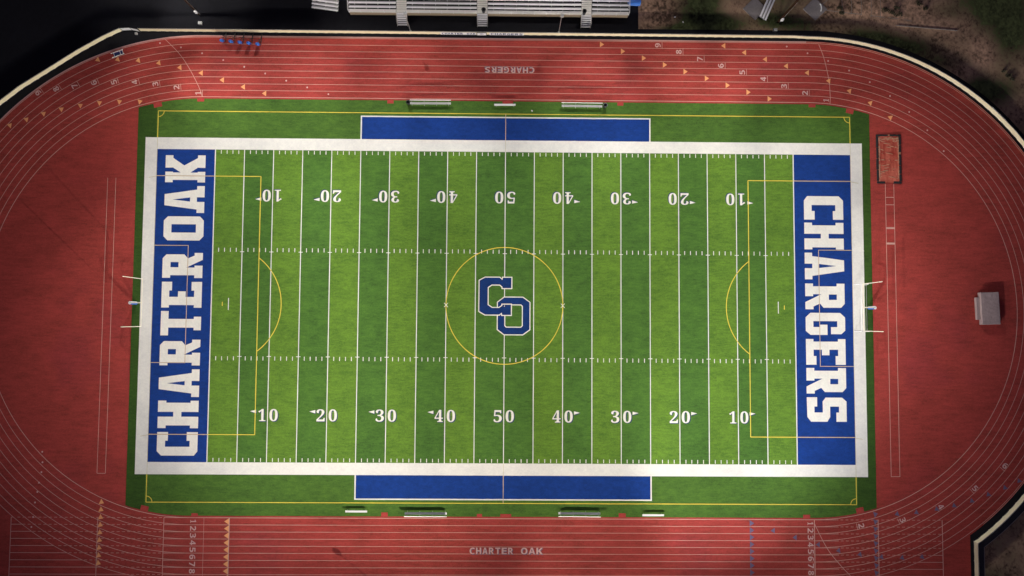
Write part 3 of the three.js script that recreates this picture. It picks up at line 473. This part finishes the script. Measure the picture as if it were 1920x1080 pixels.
{ const b = thing('short_bench', 'short backless white bench on the grandstand side, between the two long benches', 'bench', [-0.16, 0.02, -31.84], 0.006, 'short backless benches beside the turf');
  add('seat', rbox(3.36, 0.06, 0.31, 0, 0.45, 0, 0.02), M.whiteSteel, b);
  for (const s of [-1, 1]) add('leg_frame', [bar([s * 1.4, 0.02, 0.2], [s * 1.4, 0.42, 0.08], 0.025, 6), bar([s * 1.4, 0.02, -0.2], [s * 1.4, 0.42, -0.08], 0.025, 6), bar([s * 1.4, 0.06, 0], [s * 0.7, 0.42, 0], 0.022, 6)], M.galv, b);
  dup(b, [-22.52, 0.02, 31.67], 0, 'short backless white bench on the far sideline, nearest the Charter Oak end');
  dup(b, [23.12, 0.02, 32.08], 0, 'short backless white bench on the far sideline, nearest the Chargers end'); }
function makeBin(name, label, at, rim) {
  const t = thing(name, label, 'trash can', at, 0);
  const prof = [[0.2, 0.0], [0.25, 0.02], [0.29, 0.85], [0.3, 0.88]].map((p) => new THREE.Vector2(...p)); add('body', new THREE.LatheGeometry(prof, 20), M.bin, t);
  add('rim', new THREE.TorusGeometry(0.3, 0.045, 8, 24).rotateX(Math.PI / 2).translate(0, 0.88, 0), rim, t); add('floor', new THREE.CylinderGeometry(0.21, 0.21, 0.02, 16).translate(0, 0.05, 0), M.bin, t);
  return t;
}
makeBin('trash_can', 'dark trash can at the end of the long bench towards Charter Oak', [-15.4, 0.02, -32.0], M.bin);
makeBin('trash_can', 'dark trash can with grey rim at the end of the long bench towards Chargers', [15.72, 0.02, -31.82], M.binRim);
makeBin('trash_can', 'black trash can on the grandstand deck above the middle stairs', [-3.6, 1.23, -46.48], M.bin);
makeBin('trash_can', 'black trash can on the grandstand deck above the stairs nearest the earth', [12.28, 1.23, -46.4], M.bin);

// ------------------------------------------------------------------ goals
function goalPost(label, s) {
  const g = thing('goal_post', label, 'goal post', [s * 57.38, 0.02, -0.07], s > 0 ? 0 : Math.PI, 'football goal posts behind the end zones');
  // local: the field lies towards -x
  add('gooseneck', tube([[0, 0, 0], [0, 1.2, 0], [-0.06, 1.9, 0], [-0.5, 2.55, 0], [-1.3, 2.9, 0], [-2.4, 3.05, 0]], 0.085, 30, 10), M.postPaint, g);
  add('crossbar', bar([-2.4, 3.05, -3.6], [-2.4, 3.05, 3.6], 0.075, 10), M.postPaint, g);
  for (const z of [-3.6, 3.6]) add('upright', bar([-2.4, 3.0, z], [-2.36, 8.5, z * 1.01], 0.055, 8), M.postPaint, g);
  const pad = (a, m, n) => add(n, new THREE.CylinderGeometry(0.24, 0.24, 1.85, 12, 1, false, a, Math.PI).translate(0, 0.95, 0), m, g);
  const up = s > 0 ? Math.PI / 2 : -Math.PI / 2; pad(up, M.padWhite, 'white_pad'); pad(up + Math.PI, M.padBlue, 'blue_pad');
  add('pad_cap', new THREE.CylinderGeometry(0.22, 0.24, 0.05, 16).translate(0, 1.9, 0), M.padWhite, g);
}
goalPost('cream football goal post with gooseneck behind the Charter Oak end zone', -1);
goalPost('cream football goal post with gooseneck behind the Chargers end zone, over the soccer goal', 1);
{ const g = thing('soccer_goal', 'white soccer goal frame without net at the Chargers end', 'soccer goal', [55.0, 0.02, -0.05]);
  for (const z of [-3.66, 3.66]) { add('post', bar([0, 0, z], [0, 2.44, z], 0.06, 10), M.whiteSteel, g); add('top_stay', bar([0, 2.44, z], [1.15, 2.42, z], 0.045, 8), M.whiteSteel, g); add('rear_stay', bar([1.15, 2.42, z], [2.0, 0.05, z], 0.035, 8), M.whiteSteel, g); add('base_bar', bar([0, 0.05, z], [2.0, 0.05, z], 0.035, 8), M.whiteSteel, g); }
  add('crossbar', bar([0, 2.44, -3.72], [0, 2.44, 3.72], 0.06, 10), M.whiteSteel, g); add('rear_bar', bar([2.0, 0.05, -3.66], [2.0, 0.05, 3.66], 0.035, 8), M.galv, g); }

// ------------------------------------------------------------------ jumps
{ const p = thing('long_jump_pit', 'sand pit framed in black rubber blocks beside the track bend', 'sand pit');
  const seg = (x0, z0, x1, z1) => { const w = Math.abs(x1 - x0), d = Math.abs(z1 - z0); add('curb_block', rbox(w, 0.16, d, (x0 + x1) / 2, 0.07, (z0 + z1) / 2, 0.03), M.rubber, p); };
  seg(59.0, -27.74, 59.95, -27.44); seg(60.02, -27.73, 60.88, -27.45); seg(61.22, -27.76, 62.05, -27.46); seg(62.12, -27.74, 62.95, -27.45);
  for (let k = 0; k < 4; k++) { seg(59.0 + 0.03 * (k % 2), -27.4 + k * 1.8, 59.36, -27.4 + k * 1.8 + 1.72); }
  for (const [a, b] of [[-27.4, -26.12], [-26.02, -24.95], [-24.5, -22.85], [-22.7, -21.45], [-21.3, -20.25]]) seg(62.6, a, 62.96, b);
  seg(59.05, -20.19, 60.3, -19.85); seg(61.68, -20.18, 62.95, -19.85);
  add('pale_joint', rbox(0.28, 0.1, 0.28, 61.05, 0.05, -27.58, 0.02), M.paleSand, p); add('pale_joint', rbox(0.3, 0.12, 0.3, 62.77, 0.06, -24.72, 0.02), M.paleSand, p);
  const g = new THREE.PlaneGeometry(3.2, 7.5, 40, 90), a = g.attributes.position, n = stack([[6, 14, 0.5], [16, 36, 0.4], [30, 70, 0.3]], 97); g.rotateX(-Math.PI / 2);
  for (let i = 0; i < a.count; i++) { const u = a.getX(i) / 3.2 + 0.5, v = a.getZ(i) / 7.5 + 0.5; a.setY(i, 0.11 + 0.045 * n(u, v) - 0.04 * Math.sin(u * Math.PI) * Math.sin(v * Math.PI)); } g.computeVertexNormals(); add('sand', g.translate(60.98, 0, -23.75), M.sand, p);
  const r = rng(5), heaps = []; const heap = (x, z, w, d) => { const s = new THREE.SphereGeometry(1, 8, 5, 0, 6.3, 0, 1.57); s.scale(w, 0.09, d).rotateY((r() - 0.5) * 0.5).translate(x, 0.08, z); heaps.push(s); };
  for (let k = 0; k < 46; k++) heap(59.44 + r() * 0.1, -27.2 + r() * 6.9, 0.06 + r() * 0.07, 0.1 + r() * 0.22); for (let k = 0; k < 36; k++) heap(62.5 + r() * 0.08, -27.2 + r() * 6.9, 0.05 + r() * 0.06, 0.1 + r() * 0.2);
  for (let k = 0; k < 26; k++) heap(59.5 + r() * 3, -27.3 + r() * 0.5, 0.12 + r() * 0.25, 0.05 + r() * 0.09); for (let k = 0; k < 34; k++) heap(59.5 + r() * 3, -26.8 + r() * 6.3, 0.1 + r() * 0.4, 0.03 + r() * 0.07);
  add('spilled_sand', heaps, M.paleSand, p).userData.kind = 'stuff'; }
{ const m = thing('high_jump_mat', 'grey covered high jump landing mat on the red infield inside the bend', 'high jump mat', [76.17, 0, -0.12], 0.035);
  const body = rbox(2.92, 0.78, 5.08, 0, 0.4, 0, 0.1, 3), a = body.attributes.position, n = stack([[4, 4, 0.6], [9, 9, 0.4]], 103);
  add('cover', body, M.tarp, m);
  const top = new THREE.PlaneGeometry(2.7, 4.86, 30, 50).rotateX(-Math.PI / 2), t = top.attributes.position; for (let i = 0; i < t.count; i++) { const u = t.getX(i) / 2.7 + 0.5, v = t.getZ(i) / 4.86 + 0.5, e = Math.min(u, v, 1 - u, 1 - v); t.setY(i, 0.785 + Math.min(1, e * 8) * (0.03 + 0.03 * n(u, v)) + 0.012 * Math.sin(v * 40 + 6 * n(v, u))); } top.computeVertexNormals(); add('cover_top', top, M.tarp, m);
  add('apron', rbox(0.62, 0.46, 3.5, -1.72, 0.24, -0.02, 0.08, 3), M.tarp, m); add('apron_flap', rbox(0.5, 0.05, 0.7, -1.22, 0.72, -2.2, 0.02), M.tarp, m); add('apron_flap', rbox(0.4, 0.05, 0.7, -1.26, 0.72, 2.18, 0.02), M.tarp, m); }

// ------------------------------------------------------------------ training gear by the track
{ const s = thing('blocking_sled', 'five man football blocking sled with blue pads on the outer lanes', 'blocking sled', [-41.9, 0, -42.0], -0.09);
  add('rail', [bar([-3.1, 0.45, -0.25], [3.1, 0.45, -0.25], 0.05, 8), bar([-3.1, 0.6, 0.1], [3.1, 0.6, 0.1], 0.04, 8)], M.blackSteel, s);
  for (let k = 0; k < 5; k++) { const x = -2.82 + 1.41 * k;
    add('arm', [bar([x, 0.5, -0.2], [x, 0.95, 0.62], 0.045, 8), bar([x + 0.12, 0.06, -1.05], [x + 0.12, 0.5, -0.1], 0.05, 8)], M.blackSteel, s);
    const pad = new THREE.CapsuleGeometry(0.31, 0.62, 5, 14); pad.scale(1, 1, 0.8).rotateX(0.28).rotateZ(-0.12).translate(x - 0.05, 0.92, 0.72); add('pad', pad, M.sledBlue, s);
    add('skid', [rbox(0.1, 0.07, 1.9, x + 0.12, 0.05, -0.35, 0.03)], M.blackSteel, s); } }
{ const c = thing('equipment_cart', 'low white framed cart with dark blue bed parked on the outer lanes', 'cart', [-61.45, 0, -39.5], 0.36);
  add('bed', rbox(1.5, 0.06, 0.55, 0.08, 0.24, 0, 0.02), M.navyCloth, c); for (const z of [-0.35, 0.35]) add('side_rail', bar([-1.0, 0.34, z], [1.0, 0.34, z], 0.045, 8), M.whiteSteel, c);
  for (const x of [-0.55, 0.45, 0.88]) add('cross_bar', bar([x, 0.34, -0.35], [x, 0.34, 0.35], 0.035, 8), M.whiteSteel, c);
  for (const x of [-0.7, 0.7]) for (const z of [-0.3, 0.3]) add('wheel', new THREE.CylinderGeometry(0.1, 0.1, 0.06, 14).rotateX(Math.PI / 2).translate(x, 0.1, z), M.rubber, c); }
{ const t = thing('covered_stack', 'bright blue tarpaulin over a stack at the end of the grandstand', 'tarpaulin', [20.42, 0, -49.6]);
  const g = new THREE.BoxGeometry(1.9, 1.0, 2.5, 14, 6, 18).translate(0, 0.5, 0), a = g.attributes.position, n = stack([[5, 5, 0.6], [11, 11, 0.4]], 109); for (let i = 0; i < a.count; i++) { const x = a.getX(i), z = a.getZ(i), y = a.getY(i), k = 0.05 * n(x / 3 + 0.5, z / 3 + y); a.setXYZ(i, x * (1 + (1 - y) * 0.06) + k, y + k * 0.6, z * (1 + (1 - y) * 0.05) + k); } g.computeVertexNormals(); add('tarpaulin', g, M.tarpBlue, t);
  add('rope', tube([[-0.97, 0.3, 1.28], [-0.3, 0.26, 1.33], [0.4, 0.3, 1.33], [0.98, 0.28, 1.28]], 0.015, 20, 5), M.whiteSteel, t); }

// ------------------------------------------------------------------ poles, boxes, lamps
function speakerPole(label, x, z, turn) { const g = thing('speaker_pole', label, 'speaker pole', [x, -0.03, z], turn, 'thin speaker poles beside the straight fences');
  add('pole', bar([0, 0, 0], [0, 6.1, 0], 0.06, 8, 0.045), M.galv, g); add('base_plate', box(0.3, 0.03, 0.3, 0, 0.015, 0), M.galv, g); add('speaker', rbox(0.5, 0.55, 0.42, 0.05, 6.15, -0.05, 0.06), M.grey, g); add('bracket', bar([-0.2, 6.42, 0], [0.28, 6.42, 0], 0.03, 6), M.galv, g); return g; }
speakerPole('thin grey pole with a small speaker on top, behind the word Charter on the fence', -15.29, -43.78, 0.2);
speakerPole('thin grey pole with a small speaker on top, past the word Chargers on the fence', 8.37, -43.8, -0.2);
speakerPole('thin speaker pole by the far straight that casts the long shadow on the lanes', -17.85, 43.9, 0.1).userData.group = undefined;
for (const [x, z, l] of [[-48.58, -44.55, 'small pale utility box on the asphalt by the darker floodlight pole'], [43.01, -44.45, 'small pale utility box behind the fence, below the slanting bleacher']]) { const b = thing('utility_box', l, 'utility box', [x, 0, z]); add('body', rbox(0.56, 0.4, 0.42, 0, 0.2, 0, 0.03), M.grey, b); add('lid', rbox(0.62, 0.05, 0.48, 0, 0.42, 0, 0.02), M.galv, b); }
const POLE_LABELS = ['tall steel floodlight pole behind the grandstand, towards Charter Oak', 'tall steel floodlight pole behind the grandstand, towards Chargers', 'tall steel floodlight pole beyond the far straight, towards Charter Oak', 'tall steel floodlight pole beyond the far straight, towards Chargers', 'brown wooden floodlight pole rising from the black asphalt', 'brown wooden floodlight pole rising from the earth at the slanting bleacher'];
POLES.forEach(({ at: [px, py, pz], heads }, k) => {
  const wooden = k > 3, p = thing('floodlight_pole', POLE_LABELS[k], 'floodlight pole', [px, 0, pz]), side = Math.sign(-pz);
  add('pole', bar([0, -0.05, 0], [0, py + 1.2, 0], wooden ? 0.2 : 0.34, 12, wooden ? 0.12 : 0.16), wooden ? M.wood : M.galv, p);
  const n = heads.length, span = 1.15; add('crossarm', [bar([-(n - 1) * span / 2 - 0.5, py + 0.55, 0], [(n - 1) * span / 2 + 0.5, py + 0.55, 0], 0.06, 8)], M.galv, p);
  if (wooden) { add('junction_box', rbox(0.4, 0.7, 0.24, 0.1, 1.5, 0.3, 0.03), M.padWhite, p); add('conduit', bar([0.22, 0, 0.1], [0.2, 7, 0.1], 0.03, 6), M.galv, p); }
  heads.forEach(([ax, az, half, strength], i) => {
    const hx = (i - (n - 1) / 2) * span, from = new THREE.Vector3(px + hx, py, pz), to = new THREE.Vector3(ax, 0, az), dir = to.clone().sub(from).normalize();
    const h = new THREE.Group(); h.name = 'lamp_head'; h.position.set(hx, py, 0); h.quaternion.setFromUnitVectors(new THREE.Vector3(0, 0, 1), dir); p.add(h);
    add('housing', new THREE.LatheGeometry([[0.12, -0.45], [0.2, -0.4], [0.34, -0.1], [0.4, 0.0]].map((q) => new THREE.Vector2(...q)), 18).rotateX(Math.PI / 2), M.galv, h);
    add('lens', new THREE.CircleGeometry(0.38, 20).translate(0, 0, -0.04), glow, h);
    const s = new THREE.SpotLight(Math.abs(az) >= 30 || wooden ? WARM_LAMP_TINT : LAMP_TINT, LAMP * strength, 0, half * Math.PI / 180, 1, 2); s.position.copy(from).addScaledVector(dir, 0.12); s.target.position.copy(to); s.castShadow = true; s.shadow.radius = 18; s.name = 'floodlight'; scene.add(s, s.target);
  });
});

// ------------------------------------------------------------------ scraps and weeds
{ const r = rng(23); for (const [x, y, z, l] of [[4.16, 0.03, -31.04, 'white paper scrap on the turf near the short backless bench'], [56.6, 0.03, -9.1, 'white paper scrap on the green strip above the soccer goal'], [27.0, 0, -46.5, 'pale scrap on the grass patch beside the grandstand, farther from the fence'], [28.3, 0, -45.7, 'pale scrap on the grass patch beside the grandstand, nearer the fence']]) {
  const g = new THREE.PlaneGeometry(0.28, 0.2, 4, 4).rotateX(-Math.PI / 2), a = g.attributes.position; for (let i = 0; i < a.count; i++) a.setY(i, 0.02 + r() * 0.06); g.computeVertexNormals(); tag(add('paper_scrap', g.rotateY(r() * 3).translate(x, y, z), M.paper), l, 'litter'); } }
{ const r = rng(31), blade = new THREE.ConeGeometry(0.06, 0.4, 4).translate(0, 0.2, 0), spots = [[53.6, -48.3, 0.35], [53.9, -47.5, 0.35], [60.9, -48.1, 0.45], [61.9, -47.7, 0.4], [62.8, -48.4, 0.4], [63.0, -47.4, 0.6], [66.5, -49.2, 0.5], [67.5, -48.4, 0.35], [80.6, -37.5, 0.35], [81.2, -36.9, 0.3], [79.8, -38.2, 0.2]], per = 45;
  const im = new THREE.InstancedMesh(blade, M.weed, spots.length * per), m = new THREE.Matrix4(), q = new THREE.Quaternion(), e = new THREE.Euler(); let i = 0;
  for (const [x, z, s] of spots) for (let k = 0; k < per; k++) { const a = r() * 6.28, d = Math.sqrt(r()) * s; e.set((r() - 0.5) * 1.4, r() * 6, (r() - 0.5) * 1.4); q.setFromEuler(e); const c = 0.5 + r() * 0.9; m.compose(new THREE.Vector3(x + Math.cos(a) * d * 1.3, -0.02, z + Math.sin(a) * d * 0.8), q, new THREE.Vector3(c, c, c)); im.setMatrixAt(i++, m); }
  im.name = 'weeds'; im.castShadow = im.receiveShadow = true; scene.add(im); tag(im, 'dark weed clumps scattered over the brown earth beyond the fence', 'weeds', null, 'stuff'); }

renderer.render(scene, camera);
